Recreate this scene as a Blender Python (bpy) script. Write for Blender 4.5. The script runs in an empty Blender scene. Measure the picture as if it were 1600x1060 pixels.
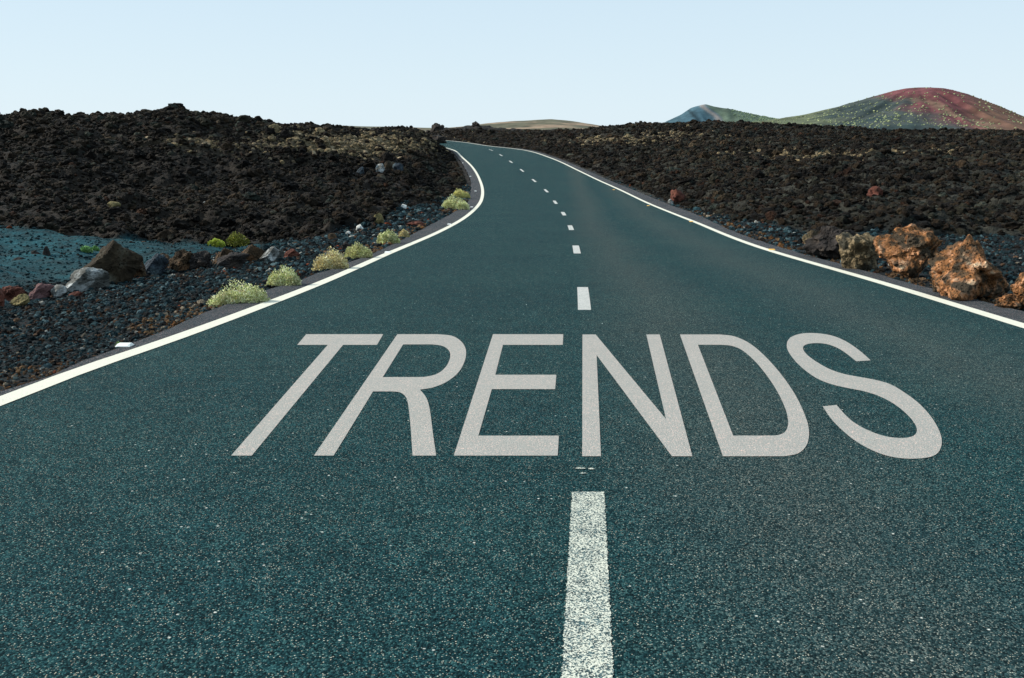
import bpy, bmesh, math, random
import numpy as np
from mathutils.geometry import tessellate_polygon
from mathutils import Vector
rng = np.random.default_rng(7)
random.seed(7)
S = bpy.context.scene
COL = S.collection

# ------------------------------------------------------------------ camera
F = 1430.0; HZ = 205.0; CAMZ = 1.25          # focal length and horizon row in a 1600 x 1060 frame, eye height
cd = bpy.data.cameras.new('camera'); cam = bpy.data.objects.new('camera', cd); COL.objects.link(cam)
cam.location = (0, 0, CAMZ); cam.rotation_euler = (math.radians(90), 0, 0)
cd.sensor_width = 36; cd.lens = 36 * F / 1600; cd.shift_y = -(530 - HZ) / 1600
cd.clip_start = 0.05; cd.clip_end = 20000
S.camera = cam
# ------------------------------------------------------------------ sky, sun, exposure
SUN_EL, SUN_AZ = math.radians(30), math.radians(-80)   # azimuth from +Y, negative = left of the road
w = bpy.data.worlds.new('World'); S.world = w; w.use_nodes = True
nt = w.node_tree; nt.nodes.clear()
sky = nt.nodes.new('ShaderNodeTexSky'); sky.sky_type = 'NISHITA'; sky.sun_disc = False
sky.sun_elevation = SUN_EL; sky.sun_rotation = SUN_AZ
sky.air_density = 1.0; sky.dust_density = 0.6; sky.ozone_density = 1.0; sky.altitude = 200
mixs = nt.nodes.new('ShaderNodeMix'); mixs.data_type = 'RGBA'; mixs.inputs[0].default_value = 0.82
tcw = nt.nodes.new('ShaderNodeTexCoord'); spw = nt.nodes.new('ShaderNodeSeparateXYZ'); rpw = nt.nodes.new('ShaderNodeValToRGB'); rph = nt.nodes.new('ShaderNodeValToRGB')
nt.links.new(tcw.outputs['Generated'], spw.inputs[0]); nt.links.new(spw.outputs[2], rpw.inputs[0]); nt.links.new(spw.outputs[2], rph.inputs[0])
for e_, (p_, v_) in zip((rpw.color_ramp.elements[0], rpw.color_ramp.elements[1], rpw.color_ramp.elements.new(.25)), ((0, .92), (.7, .05), (.25, .85))): e_.position = p_; e_.color = (v_, v_, v_, 1)
rph.color_ramp.elements[0].color = (8.35, 9.9, 10.8, 1); rph.color_ramp.elements[1].position = .3; rph.color_ramp.elements[1].color = (6.6, 8.8, 10.6, 1)   # pale dusty horizon, bluer above
nt.links.new(rpw.outputs[0], mixs.inputs[0]); nt.links.new(sky.outputs[0], mixs.inputs[6]); nt.links.new(rph.outputs[0], mixs.inputs[7])
bg = nt.nodes.new('ShaderNodeBackground'); bg.inputs[1].default_value = 0.071
out = nt.nodes.new('ShaderNodeOutputWorld')
nt.links.new(mixs.outputs[2], bg.inputs[0]); nt.links.new(bg.outputs[0], out.inputs[0])
sl = bpy.data.lights.new('sun', 'SUN'); sl.energy = 5.0; sl.angle = math.radians(0.5); sl.color = (1, 0.95, 0.86)
so = bpy.data.objects.new('sun', sl); COL.objects.link(so)
sd = Vector((math.sin(SUN_AZ) * math.cos(SUN_EL), math.cos(SUN_AZ) * math.cos(SUN_EL), math.sin(SUN_EL)))
so.rotation_euler = sd.to_track_quat('Z', 'Y').to_euler()
vs = S.view_settings; vs.view_transform = 'Standard'; vs.look = 'None'; vs.gamma = 1; vs.exposure = 0.38
vs.use_curve_mapping = False

# ------------------------------------------------------------------ numpy noise
def _h(ix, iy, iz=0, s=0):
    n = (ix.astype(np.int64) * 374761393 + iy.astype(np.int64) * 668265263 + np.asarray(iz).astype(np.int64) * 2147483647 + s * 974634777) & 0xffffffff
    n = ((n ^ (n >> 13)) * 1274126177) & 0xffffffff
    n = ((n ^ (n >> 15)) * 2246822519) & 0xffffffff
    return ((n ^ (n >> 16)) & 0xffffff) / float(0xffffff)
def vn(x, y, s=0):
    ix = np.floor(x); iy = np.floor(y); fx = x - ix; fy = y - iy
    fx = fx * fx * (3 - 2 * fx); fy = fy * fy * (3 - 2 * fy)
    a = _h(ix, iy, 0, s); b = _h(ix + 1, iy, 0, s); c = _h(ix, iy + 1, 0, s); d = _h(ix + 1, iy + 1, 0, s)
    return (a + (b - a) * fx) * (1 - fy) + (c + (d - c) * fx) * fy
def fbm(x, y, o=4, s=0):
    r = 0; a = .5
    for i in range(o):
        r = r + a * vn(x * 2 ** i + 13.7 * i, y * 2 ** i - 7.1 * i, s + i); a *= .5
    return r / (1 - .5 ** o)
def vn3(p, s=0):
    i = np.floor(p); f = p - i; f = f * f * (3 - 2 * f); r = 0
    for dx in (0, 1):
        for dy in (0, 1):
            for dz in (0, 1):
                wt = (f[:, 0] if dx else 1 - f[:, 0]) * (f[:, 1] if dy else 1 - f[:, 1]) * (f[:, 2] if dz else 1 - f[:, 2])
                r = r + wt * _h(i[:, 0] + dx, i[:, 1] + dy, i[:, 2] + dz, s)
    return r
def cells(x, y, s=0):
    """worley: tilted blocks, returns (block height 0..1 with a random tilt, distance to centre)"""
    ix = np.floor(x); iy = np.floor(y); best = np.full(x.shape, 9.0); hh = np.zeros(x.shape)
    for dx in (-1, 0, 1):
        for dy in (-1, 0, 1):
            cx = ix + dx; cy = iy + dy
            px = cx + _h(cx, cy, 0, s); py = cy + _h(cx, cy, 0, s + 1)
            d = (x - px) ** 2 + (y - py) ** 2
            h = _h(cx, cy, 0, s + 2) + (x - px) * (_h(cx, cy, 0, s + 3) - .5) * 1.2 + (y - py) * (_h(cx, cy, 0, s + 4) - .5) * 1.2
            m = d < best; best = np.where(m, d, best); hh = np.where(m, h, hh)
    return hh, np.sqrt(best)
def sm(t): t = np.clip(t, 0, 1); return t * t * (3 - 2 * t)
def cub(xs, ys):
    xs = np.array(xs, float); ys = np.array(ys, float)
    m = np.gradient(ys, xs); m[0] = (ys[1] - ys[0]) / (xs[1] - xs[0]); m[-1] = (ys[-1] - ys[-2]) / (xs[-1] - xs[-2])
    def f(x):
        x = np.asarray(x, float); i = np.clip(np.searchsorted(xs, x) - 1, 0, len(xs) - 2)
        h = xs[i + 1] - xs[i]; t = (x - xs[i]) / h
        inside = (2 * t ** 3 - 3 * t ** 2 + 1) * ys[i] + (t ** 3 - 2 * t ** 2 + t) * h * m[i] + (-2 * t ** 3 + 3 * t ** 2) * ys[i + 1] + (t ** 3 - t ** 2) * h * m[i + 1]
        return np.where(x < xs[0], ys[0] + (x - xs[0]) * m[0], np.where(x > xs[-1], ys[-1] + (x - xs[-1]) * m[-1], inside))
    return f

# ------------------------------------------------------------------ road survey
G0 = 0.0594
RZ = cub([-20, -10, 0, 5, 10, 14, 18.5, 25, 32.5, 40, 47.5, 55, 62.5, 70, 77.5, 85, 95, 115, 150, 180],
         [20 * G0, 10 * G0, 0, -5 * G0, -10 * G0, -14 * G0, -1.085, -1.405, -1.70, -1.88, -1.87, -1.75, -1.46, -1.12, -.81, -.53, -.28, .12, .7, 1.1])
def roadz(Y):
    Y = np.asarray(Y, float); return np.where(Y < 14, -G0 * Y, RZ(Y))
_yy = np.linspace(1.5, 118, 6000); _pp = HZ + (CAMZ - roadz(_yy)) * F / _yy
def row2d(py): return np.interp(-np.asarray(py, float), -_pp, _yy)
def edge(pts, pre, post):
    P = [((x - 800) / F * float(row2d(y)), float(row2d(y))) for x, y in pts]
    P = sorted([(a[1], a[0]) for a in P] + pre + post)
    return cub([p[0] for p in P], [p[1] for p in P])
LINE_L = edge([(0, 628), (125, 580), (250, 537), (460, 459), (610, 395), (685, 363), (722, 343), (741, 328), (752, 313), (754, 298), (749, 280), (740, 264), (722, 246), (709, 235)],
              [(-20, -4.8), (0, -3.38)], [(98, -9.0), (112, -15.5), (130, -27), (150, -44), (180, -75)])
LINE_R = edge([(1600, 510), (1400, 449), (1200, 391), (1075, 343), (1000, 312), (960, 293), (900, 265), (860, 247), (822, 235.5)],
              [(-20, 3.3), (0, 4.15)], [(95, -2.6), (105, -5.4), (115, -9.0), (130, -17), (150, -33), (180, -62)])
CENT = edge([(918, 1060), (919, 770), (912, 467), (901, 392), (892, 357), (881, 335), (868, 317), (854, 299), (835, 283), (816, 267), (798, 253), (783, 243), (768, 235)],
            [(-20, -1.6), (0, 0.0)], [(98, -5.6), (112, -11.0), (130, -22), (150, -38)])
SH_L = edge([(0, 612), (78, 587), (141, 560), (250, 521), (325, 487), (460, 440), (535, 414), (580, 397), (638, 369), (687, 344), (712, 330), (731, 316), (735, 300), (736, 286), (729, 268), (715, 246), (703, 235)],
            [(-20, -5.4), (0, -3.75)], [(98, -9.6), (112, -16.2), (130, -28), (150, -45), (180, -76)])
SH_R = edge([(1600, 487), (1468, 455), (1389, 433), (1307, 411), (1248, 395), (1150, 363), (1087, 335), (1012, 306), (950, 281), (900, 259), (862, 244.5), (824, 234)],
            [(-20, 4.2), (0, 4.75)], [(95, -2.2), (105, -4.9), (115, -8.4), (130, -16.3), (150, -32), (180, -61)])

# ------------------------------------------------------------------ terrain survey: columns of (distance, row) or (distance, None, height)
def pl(D, o=.1): return (D, None, -G0 * D - o)
far = [(200, None, -.6), (300, None, -1.9)]
COLS = {
 -900: [pl(1), pl(4), pl(8), (14, None, -1.2), (22, None, -1.4), (42, 165), (60, 180)] + far,
 -300: [pl(1), pl(4), pl(9, .12), (12.5, None, -1.15), (20, None, -1.7), (26, 352), (36, 262), (45, 178), (60, None, 1.5), (130, None, .6)] + far,
 0: [pl(1), pl(5), pl(10.3, .12), (12.5, None, -1.15), (20, None, -1.72), (26, 360), (36, 268), (46, 185), (60, None, 1.5), (130, None, .6)] + far,
 70: [pl(1), pl(6), pl(10.5, .12), (13, None, -1.15), (20, None, -1.75), (26.5, 361), (36, 272), (47, 178), (60, None, 1.5), (130, None, .6)] + far,
 200: [pl(1), pl(7), pl(11.5, .12), (14, None, -1.2), (21, None, -1.78), (27, 368), (38, 278), (50, 181), (64, None, 1.5), (130, None, .6)] + far,
 280: [pl(1), pl(8), pl(12.5, .12), (15, None, -1.25), (21, None, -1.72), (26, 384), (38, 280), (53, 171), (66, None, 1.7), (130, None, .6)] + far,
 340: [pl(1), pl(9), pl(14, .14), (21, None, -1.68), (26, 385), (39, 280), (56, 179), (68, None, 1.6), (130, None, .6)] + far,
 400: [pl(1), pl(10), pl(15, .14), (21, None, -1.62), (25.5, 384), (38, 288), (59, 188), (72, None, 1.3), (130, None, .7)] + far,
 520: [pl(1), pl(14), (18, None, -1.2), (25.5, 369), (36, 305), (50, 245), (67, 200), (80, None, 1.0), (130, None, .9)] + far,
 620: [pl(1), (18, None, -1.15), (25, None, -1.45), (34, 326), (44, 288), (58, 245), (78, 201), (90, None, .9), (130, None, 1.0)] + far,
 665: [pl(1), (18, None, -1.1), (30, None, -1.6), (37, 318), (50, 280), (64, 245), (82, 201), (92, None, .6), (130, None, 1.0)] + far,
 690: [pl(1), (18, None, -1.1), (30, None, -1.6), (41, 309), (55, 278), (68, 250), (85, 214), (92, 222), (115, 224), (128, 210), (145, 198)] + far,
 720: [pl(1), (18, None, -1.1), (30, None, -1.6), (45, 300), (60, 275), (75, 250), (95, 228), (118, 218), (128, 208), (145, 197)] + far,
 745: [pl(1), (18, None, -1.1), (30, None, -1.6), (60, 275), (75, 246), (95, 226), (112, 219), (130, 205), (145, 195)] + far,
 800: [pl(1), (18, None, -1.1), (30, None, -1.6), (60, 272), (75, 246), (90, 229), (105, 220), (125, 208), (150, 203)] + far,
 860: [pl(1), (18, None, -1.1), (30, None, -1.6), (60, 272), (75, 246), (90, 230), (110, 214), (140, 203)] + far,
 930: [pl(1), (18, None, -1.1), (30, None, -1.6), (50, 288), (62, 264), (75, 243), (95, 220), (120, 201)] + far,
 1000: [pl(1), (18, None, -1.1), (30, None, -1.6), (46, 298), (60, 265), (85, 222), (115, 193)] + far,
 1110: [pl(1), (18, None, -1.1), (30, 338), (42, 297), (70, 232), (105, 191)] + far,
 1250: [pl(1), pl(12), (19, 388), (25, 356), (42, 284), (70, 224), (100, 197)] + far,
 1400: [pl(1), pl(9), (13, 432), (16, 403), (22, 364), (38, 284), (65, 225), (95, 206)] + far,
 1600: [pl(1), pl(7), (9.5, 482), (12, 445), (18, 385), (24, 352), (40, 268), (60, 223), (90, 206)] + far,
 2500: [pl(1), pl(4), (6, None, -.5), (12, 420), (20, 340), (40, 250), (60, 215), (90, 200)] + far,
}
CP = np.array(sorted(COLS)); DG = np.geomspace(1, 300, 500)
ZG = np.zeros((len(CP), len(DG)))
for i, c in enumerate(CP):
    P = [(p[0], p[2] if p[1] is None else CAMZ - (p[1] - HZ) / F * p[0]) for p in COLS[c]]
    ZG[i] = np.interp(DG, [p[0] for p in P], [p[1] for p in P])
k = np.hanning(13); k /= k.sum()
ZG = np.array([np.convolve(np.pad(r, 6, 'edge'), k, 'valid') for r in ZG])
def zctrl(px, Y):
    px = np.clip(px, CP[0], CP[-1] - 1e-3); i = np.clip(np.searchsorted(CP, px, 'right') - 1, 0, len(CP) - 2)
    t = (px - CP[i]) / (CP[i + 1] - CP[i])
    q = np.clip(np.log(np.clip(Y, 1, 299.9)) / math.log(300) * (len(DG) - 1), 0, len(DG) - 1.001); j = q.astype(int); u = q - j
    a = ZG[i, j] * (1 - u) + ZG[i, j + 1] * u; b = ZG[i + 1, j] * (1 - u) + ZG[i + 1, j + 1] * u
    return a + (b - a) * t
def outside(X, Y): return np.maximum(X - SH_R(Y), SH_L(Y) - X)
def terr(X, Y):
    X = np.asarray(X, float); Y = np.asarray(Y, float)
    z = zctrl(800 + F * X / np.maximum(Y, .5), np.maximum(Y, 1.0)); d = outside(X, Y); rz = roadz(Y)
    bw = 1.0 + .03 * np.clip(Y, 0, 120)
    z = rz - .03 + (z - rz + .03) * sm(d / bw)
    return np.where(d < 0, rz - .03 - .3 * sm(-d / .25), z)
def proj(X, Y, z): return 800 + F * X / Y, HZ + (CAMZ - z) * F / Y
def at(px, py, D0=3.0, D1=170.0):
    D = np.geomspace(D0, D1, 4000); X = (px - 800) / F * D; z = terr(X, D); rowz = CAMZ - (py - HZ) / F * D
    i = np.argmax(z >= rowz) if (z >= rowz).any() else len(D) - 1
    return float(X[i]), float(D[i]), float(z[i])
# zones of ground, as functions of where the bare ground lies
LAVA_L = ([-900, 0, 37, 75, 107, 175, 207, 237, 267, 300, 330, 393, 507, 538, 584, 604, 622, 686, 706, 740], [330, 351, 357, 356, 365, 370, 364, 372, 382, 380, 386, 384, 374, 364, 356, 336, 323, 313, 306, 290])
LAVA_R = ([760, 950, 1000, 1087, 1150, 1206, 1277, 1473, 1600, 2500], [235, 277, 300, 329, 347, 353, 360, 366, 369, 380])
ASH_B = ([-900, 0, 100, 150, 250, 340, 420, 520], [490, 458, 443, 430, 410, 398, 392, 372])
def zones(X, Y, z):
    px, py = proj(X, np.maximum(Y, 1.5), z); mid = (LINE_L(Y) + LINE_R(Y)) / 2; left = X < mid
    n = (fbm(X * .8, Y * .8, 3, 40) - .5)
    lv = np.where(left, np.interp(px, *LAVA_L), np.interp(px, *LAVA_R))
    lava = sm((lv - py + n * 26) / 5 + .5); lava = np.where(Y > 62, 1.0, lava)
    ash = sm((np.interp(px, *ASH_B) - py + n * 10) / 9 + .5) * (1 - lava) * left * sm((500 - px) / 120)
    def g(cx, cy, sx, sy): return np.exp(-((px - cx) / sx) ** 2 - ((py - cy) / sy) ** 2)
    tan = .95 * g(530, 232, 120, 13) + .7 * g(455, 213, 40, 6) + .6 * g(590, 218, 60, 6) + .5 * g(300, 225, 50, 10) + .7 * g(965, 221, 60, 5) + .8 * g(1270, 244, 90, 4) + .4 * g(1060, 212, 50, 5) + .5 * g(1420, 241, 60, 4)
    tan = np.clip(tan * (.35 + 1.1 * fbm(X * .5, Y * .5, 3, 50)), 0, 1) * lava
    return lava, ash, tan, left

# ------------------------------------------------------------------ mesh and material helpers
def tagit(o, label=None, cat=None, group=None, kind=None):
    if label: o['label'] = label
    if cat: o['category'] = cat
    if group: o['group'] = group
    if kind: o['kind'] = kind
    return o
def link(name, me, mat=None, parent=None):
    o = bpy.data.objects.new(name, me); COL.objects.link(o)
    if mat is not None and me is not None and not me.materials: me.materials.append(mat)
    if parent is not None: o.parent = parent
    return o
def npmesh(name, V, T, cols=None, smooth=False):
    V = np.ascontiguousarray(V, np.float32); T = np.ascontiguousarray(T, np.int32); n = T.shape[1]
    me = bpy.data.meshes.new(name); me.vertices.add(len(V)); me.vertices.foreach_set('co', V.ravel())
    me.loops.add(T.size); me.loops.foreach_set('vertex_index', T.ravel()); me.polygons.add(len(T))
    me.polygons.foreach_set('loop_start', np.arange(0, T.size, n, dtype=np.int32))
    try: me.polygons.foreach_set('loop_total', np.full(len(T), n, np.int32))
    except Exception: pass
    me.polygons.foreach_set('use_smooth', np.full(len(T), smooth)); me.update(calc_edges=True)
    if cols is not None:
        a = me.color_attributes.new('tone', 'FLOAT_COLOR', 'POINT')
        c = np.ones((len(V), 4), np.float32); c[:, :3] = cols; a.data.foreach_set('color', c.ravel())
    return me
def ico(n):
    bm = bmesh.new(); bmesh.ops.create_icosphere(bm, subdivisions=n, radius=1); bm.verts.ensure_lookup_table()
    V = np.array([v.co[:] for v in bm.verts]); T = np.array([[v.index for v in f.verts] for f in bm.faces]); bm.free()
    return V / np.linalg.norm(V, axis=1)[:, None], T
ICO = {n: ico(n) for n in (1, 2, 3, 5)}
class M:
    """small node-graph writer"""
    def __init__(s, name, rough=.9, spec=.3):
        s.m = bpy.data.materials.new(name); s.m.use_nodes = True; s.t = s.m.node_tree
        s.b = s.t.nodes['Principled BSDF']; s.b.inputs['Roughness'].default_value = rough
        s.b.inputs['Specular IOR Level'].default_value = spec
        s.co = s.t.nodes.new('ShaderNodeTexCoord').outputs['Object']
    def n(s, k, **p):
        q = s.t.nodes.new(k)
        for a, v in p.items(): setattr(q, a, v)
        return q
    def l(s, a, b): s.t.links.new(a, b); return b
    def noise(s, sc, det=3, rough=.55, co=None):
        q = s.n('ShaderNodeTexNoise'); q.inputs['Scale'].default_value = sc; q.inputs['Detail'].default_value = det
        q.inputs['Roughness'].default_value = rough; s.l(co or s.co, q.inputs['Vector']); return q.outputs['Fac']
    def vor(s, sc, co=None, feat='F1', rnd=1):
        q = s.n('ShaderNodeTexVoronoi', feature=feat); q.inputs['Scale'].default_value = sc; q.inputs['Randomness'].default_value = rnd
        s.l(co or s.co, q.inputs['Vector']); return q
    def ramp(s, f, stops, interp='LINEAR'):
        q = s.n('ShaderNodeValToRGB'); q.color_ramp.interpolation = interp; e = q.color_ramp.elements
        while len(e) < len(stops): e.new(.5)
        for i, (p, c) in enumerate(stops):
            e[i].position = p; e[i].color = (*c, 1) if isinstance(c, tuple) else (c, c, c, 1)
        s.l(f, q.inputs[0]); return q.outputs[0]
    def mix(s, f, a, b, mode='MIX'):
        q = s.n('ShaderNodeMix', data_type='RGBA', blend_type=mode)
        for v, i in ((f, 0), (a, 6), (b, 7)):
            if isinstance(v, (int, float)): q.inputs[i].default_value = v if i == 0 else (v, v, v, 1)
            elif isinstance(v, tuple): q.inputs[i].default_value = (*v, 1)
            else: s.l(v, q.inputs[i])
        return q.outputs[2]
    def math(s, op, a, b=0.0):
        q = s.n('ShaderNodeMath', operation=op)
        for v, i in ((a, 0), (b, 1)):
            if isinstance(v, (int, float)): q.inputs[i].default_value = v
            else: s.l(v, q.inputs[i])
        return q.outputs[0]
    def attr(s, name='tone'): return s.n('ShaderNodeAttribute', attribute_name=name).outputs['Color']
    def bump(s, h, dist, st=1.0):
        q = s.n('ShaderNodeBump'); q.inputs['Strength'].default_value = st; q.inputs['Distance'].default_value = dist
        s.l(h, q.inputs['Height']); s.l(q.outputs[0], s.b.inputs['Normal'])
    def color(s, c): 
        if isinstance(c, tuple): s.b.inputs['Base Color'].default_value = (*c, 1)
        else: s.l(c, s.b.inputs['Base Color'])
        return s

def asphalt_graph(m, d1, d2, chip, track=False):
    """binder, aggregate and chips; returns colour and height"""
    base = m.mix(m.ramp(m.noise(.55, 3, .6), [(.35, 0.0), (.65, 1.0)]), d1, d2)
    mid = m.noise(7, 4, .65); base = m.mix(.35, base, m.ramp(mid, [(.3, .45), (.7, 1.5)]), 'MULTIPLY')
    if track:
        sp = m.n('ShaderNodeSeparateXYZ'); m.l(m.co, sp.inputs[0])
        bx = m.math('SUBTRACT', sp.outputs[0], m.math('MULTIPLY', sp.outputs[1], .055))
        wob = m.math('ADD', bx, m.math('MULTIPLY', m.math('SUBTRACT', m.noise(.35, 2), .5), 1.0))
        d = m.math('ABSOLUTE', m.math('SUBTRACT', wob, .95))
        tr = m.ramp(d, [(0.0, 1.0), (.8, 0.0)])
        base = m.mix(m.math('MULTIPLY', tr, .42), base, (.042, .062, .060))
        d2_ = m.math('ABSOLUTE', m.math('SUBTRACT', wob, 2.9)); tr2 = m.ramp(d2_, [(0.0, 1.0), (.9, 0.0)])
        base = m.mix(m.math('MULTIPLY', tr2, .38), base, (.042, .064, .062))
    v = m.vor(175); cell = m.n('ShaderNodeSeparateColor'); m.l(v.outputs['Color'], cell.inputs[0])
    st = m.ramp(cell.outputs[0], [(0, (.02, .05, .07)), (.4, (.45, .52, .53)), (.78, (1.5, 1.38, 1.32)), (1, (6.5, 3.3, 2.7))])
    st = m.mix(.55, st, m.ramp(m.noise(420, 2, .7), [(.35, .25), (.65, 1.75)]), 'MULTIPLY')
    c = m.mix(.85, base, st, 'MULTIPLY')
    lit = m.ramp(cell.outputs[1], [(.80, 0.0), (.86, 1.0)])
    core = m.ramp(m.math('ADD', v.outputs['Distance'], m.math('MULTIPLY', m.noise(120, 2, .6), .5)), [(.45, 1.0), (.72, 0.0)])
    c = m.mix(m.math('MULTIPLY', m.math('MULTIPLY', lit, core), .75), c, m.mix(cell.outputs[2], (.16, .20, .18), chip))
    v2 = m.vor(38); c2 = m.n('ShaderNodeSeparateColor'); m.l(v2.outputs['Color'], c2.inputs[0])
    big = m.math('MULTIPLY', m.ramp(c2.outputs[0], [(.962, 0.0), (.972, 1.0)]), m.ramp(v2.outputs['Distance'], [(.12, 1.0), (.22, 0.0)]))
    c = m.mix(big, c, m.mix(c2.outputs[1], (.35, .36, .32), (.62, .62, .55)))
    h = m.math('ADD', m.math('MULTIPLY', cell.outputs[0], .6), m.math('SUBTRACT', 1.0, v.outputs['Distance']))
    return c, h
def mk_asphalt(name, d1, d2, chip, track=False):
    m = M(name, .9, .12); c, h = asphalt_graph(m, d1, d2, chip, track); m.color(c); m.b.inputs['Specular IOR Level'].default_value = .05; m.bump(h, .0035, .8); return m.m
MAT = {}
MAT['asphalt'] = mk_asphalt('asphalt', (.0062, .0325, .0390), (.0090, .0395, .0445), (.70, .65, .50), True)
MAT['shoulder'] = mk_asphalt('shoulder_asphalt', (.038, .051, .059), (.050, .062, .068), (.36, .36, .33))
def mk_paint(name, col, wear, spk=.25, thr=.62):
    m = M(name, .75, .3); a, h = asphalt_graph(m, (.02, .055, .065), (.03, .075, .085), (.5, .5, .44))
    pn = m.mix(.30, col, m.ramp(m.noise(60, 3, .7), [(.3, .72), (.7, 1.12)]), 'MULTIPLY')
    v = m.vor(240); cc = m.n('ShaderNodeSeparateColor'); m.l(v.outputs['Color'], cc.inputs[0])
    worn = m.math('ADD', m.math('MULTIPLY', cc.outputs[0], .55), m.math('MULTIPLY', m.noise(14, 4, .7), .6))
    fac = m.math('MULTIPLY', m.ramp(worn, [(thr, 0.0), (thr + .05, 1.0)]), wear)
    c = m.mix(fac, pn, a); m.color(c); m.bump(h, .003, .5); return m.m
MAT['paint'] = mk_paint('edge_line_paint', (.64, .61, .50), .25, thr=.80)
MAT['worn_paint'] = mk_paint('worn_dash_paint', (.56, .56, .46), .97, thr=.535)
MAT['dash_paint'] = mk_paint('dash_paint', (.47, .455, .42), .6, thr=.70)
def mk_letter():
    m = M('letter_paint', .8, .25); a, h = asphalt_graph(m, (.19, .198, .183), (.228, .228, .216), (.6, .6, .54))
    m.color(m.mix(.74, a, (.338, .325, .292))); m.bump(h, .003, .6); return m.m
MAT['letter'] = mk_letter()
def mk_tone(name, sc, lo, hi, bd, rough=.95, det=5, spots=None):
    m = M(name, rough, .15); n = m.noise(sc, det, .65)
    c = m.mix(1.0, m.attr(), m.ramp(n, [(.28, lo), (.72, hi)]), 'MULTIPLY')
    if spots:
        c = m.mix(m.math('MULTIPLY', m.ramp(m.noise(sc * .45, 4, .7), [(.56, 0.0), (.66, 1.0)]), spots[1]), c, spots[0])
    m.color(c); m.bump(n, bd, 1.0); return m.m
MAT['terrain'] = mk_tone('volcanic_ground', 9, .35, 1.7, .09, det=8)
MAT['rubble'] = mk_tone('lava_rubble', 14, .45, 1.6, .05)
MAT['gravel'] = mk_tone('roadside_gravel', 45, .6, 1.45, .01)
_e = M('verge_earth', .95, .1); _e.color(_e.ramp(_e.noise(9, 5, .65), [(.3, (.006, .008, .009)), (.7, (.03, .04, .043))])); MAT['shoulder_earth'] = _e.m
MAT['leaf'] = mk_tone('leaves', 40, .75, 1.3, .0, .8, 2)
MAT['bark'] = M('dry_bark', .95).color((.12, .09, .055)).m
MAT['flower'] = M('yellow_flowers', .8).color((.62, .42, .05)).m

# ------------------------------------------------------------------ the setting
def terrain():
    us = np.concatenate([-900 - np.geomspace(11000, 60, 40), np.linspace(-900, -160, 60, endpoint=False), np.linspace(-160, 1760, 600, endpoint=False), np.linspace(1760, 2500, 60), 2500 + np.geomspace(60, 11000, 40)])
    ds = np.concatenate([np.geomspace(1.2, 5, 30, endpoint=False), np.geomspace(5, 18, 110, endpoint=False), np.geomspace(18, 130, 520, endpoint=False), np.geomspace(130, 300, 50)])
    U, D = np.meshgrid(us, ds); X = ((U - 800) / F * D).ravel(); Y = D.ravel()
    z = terr(X, Y); lava, ash, tan, left = zones(X, Y, z); d = outside(X, Y)
    edgef = sm(d / (1.2 + .012 * Y))
    wx = X + .5 * (fbm(X * 1.3, Y * 1.3, 2, 5) - .5); wy = Y + .5 * (fbm(X * 1.3, Y * 1.3, 2, 6) - .5)
    b1, _ = cells(wx * .55, wy * .55, 11); b2, _ = cells(wx * 1.5, wy * 1.5, 21); b3, _ = cells(wx * 3.6, wy * 3.6, 31)
    big = (fbm(X * .16, Y * .16, 3, 3) - .5)
    rl = .34 * big + .14 * (b1 - .5) + .75 * (fbm(X * .8, Y * .8, 3, 14) - .5) + .30 * (fbm(X * 2.2, Y * 2.2, 3, 8) - .5)
    ra = .55 * (np.abs(fbm(X * .33 + .1 * Y, Y * .30, 3, 9) - .5) * -1.6 + .2) + .05 * (fbm(X * 4, Y * 4, 3, 9) - .5)
    rg = .06 * (fbm(X * 2, Y * 2, 3, 10) - .5) + .05 * (fbm(X * 14, Y * 14, 2, 12) - .5)
    z2 = z + edgef * (lava * rl + (1 - lava) * (ash * ra + (1 - ash) * rg))
    z2 = np.where(d < 0, z, np.maximum(z2, z - .5))
    n1 = fbm(X * .45, Y * .45, 3, 60)[:, None]; n2 = fbm(X * 3, Y * 3, 3, 61)[:, None]
    lc = np.array([.014, .012, .010]) * (1 - n1) * 1.5 + np.array([.036, .026, .017]) * n1
    cellc = (.5 + 1.0 * _h(np.floor(wx * 3.6), np.floor(wy * 3.6), 0, 9))[:, None]; lc = lc * cellc
    rt = np.array([.030, .031, .024]) * (.5 + n1); rw = sm((800 + F * X / Y - 850) / 150)[:, None]
    lc = lc * .5; lc = lc * (1 - .5 * rw) + rt * .5 * rw * cellc
    lc = lc * (1 - tan[:, None]) + np.array([.17, .13, .075]) * (.4 + n2) * tan[:, None]
    gc = np.array([.006, .009, .010]) * (.5 + n2); ac = np.array([.005, .044, .054]) * (.15 + 1.5 * n2) * (.5 + 1.0 * n1)
    lv = lava[:, None]; av = ash[:, None]
    c = lc * lv + (1 - lv) * (gc * (1 - av) + ac * av)
    R, C = D.shape; i = np.arange(R * C).reshape(R, C)
    T = np.stack([i[:-1, :-1], i[:-1, 1:], i[1:, 1:], i[1:, :-1]], -1).reshape(-1, 4)
    o = link('terrain', npmesh('terrain', np.stack([X, Y, z2], 1), T, c), MAT['terrain']); o['kind'] = 'structure'
    tri = (R, C, z2.reshape(R, C), us, ds); return tri
TR = terrain()
def hit(X, Y):
    R, C, Z, us, ds = TR
    px = 800 + F * X / Y; a = np.interp(px, us, np.arange(C)); b = np.interp(Y, ds, np.arange(R))
    i = np.clip(b.astype(int), 0, R - 2); j = np.clip(a.astype(int), 0, C - 2); u = a - j; v = b - i
    return (Z[i, j] * (1 - u) + Z[i, j + 1] * u) * (1 - v) + (Z[i + 1, j] * (1 - u) + Z[i + 1, j + 1] * u) * v

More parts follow.
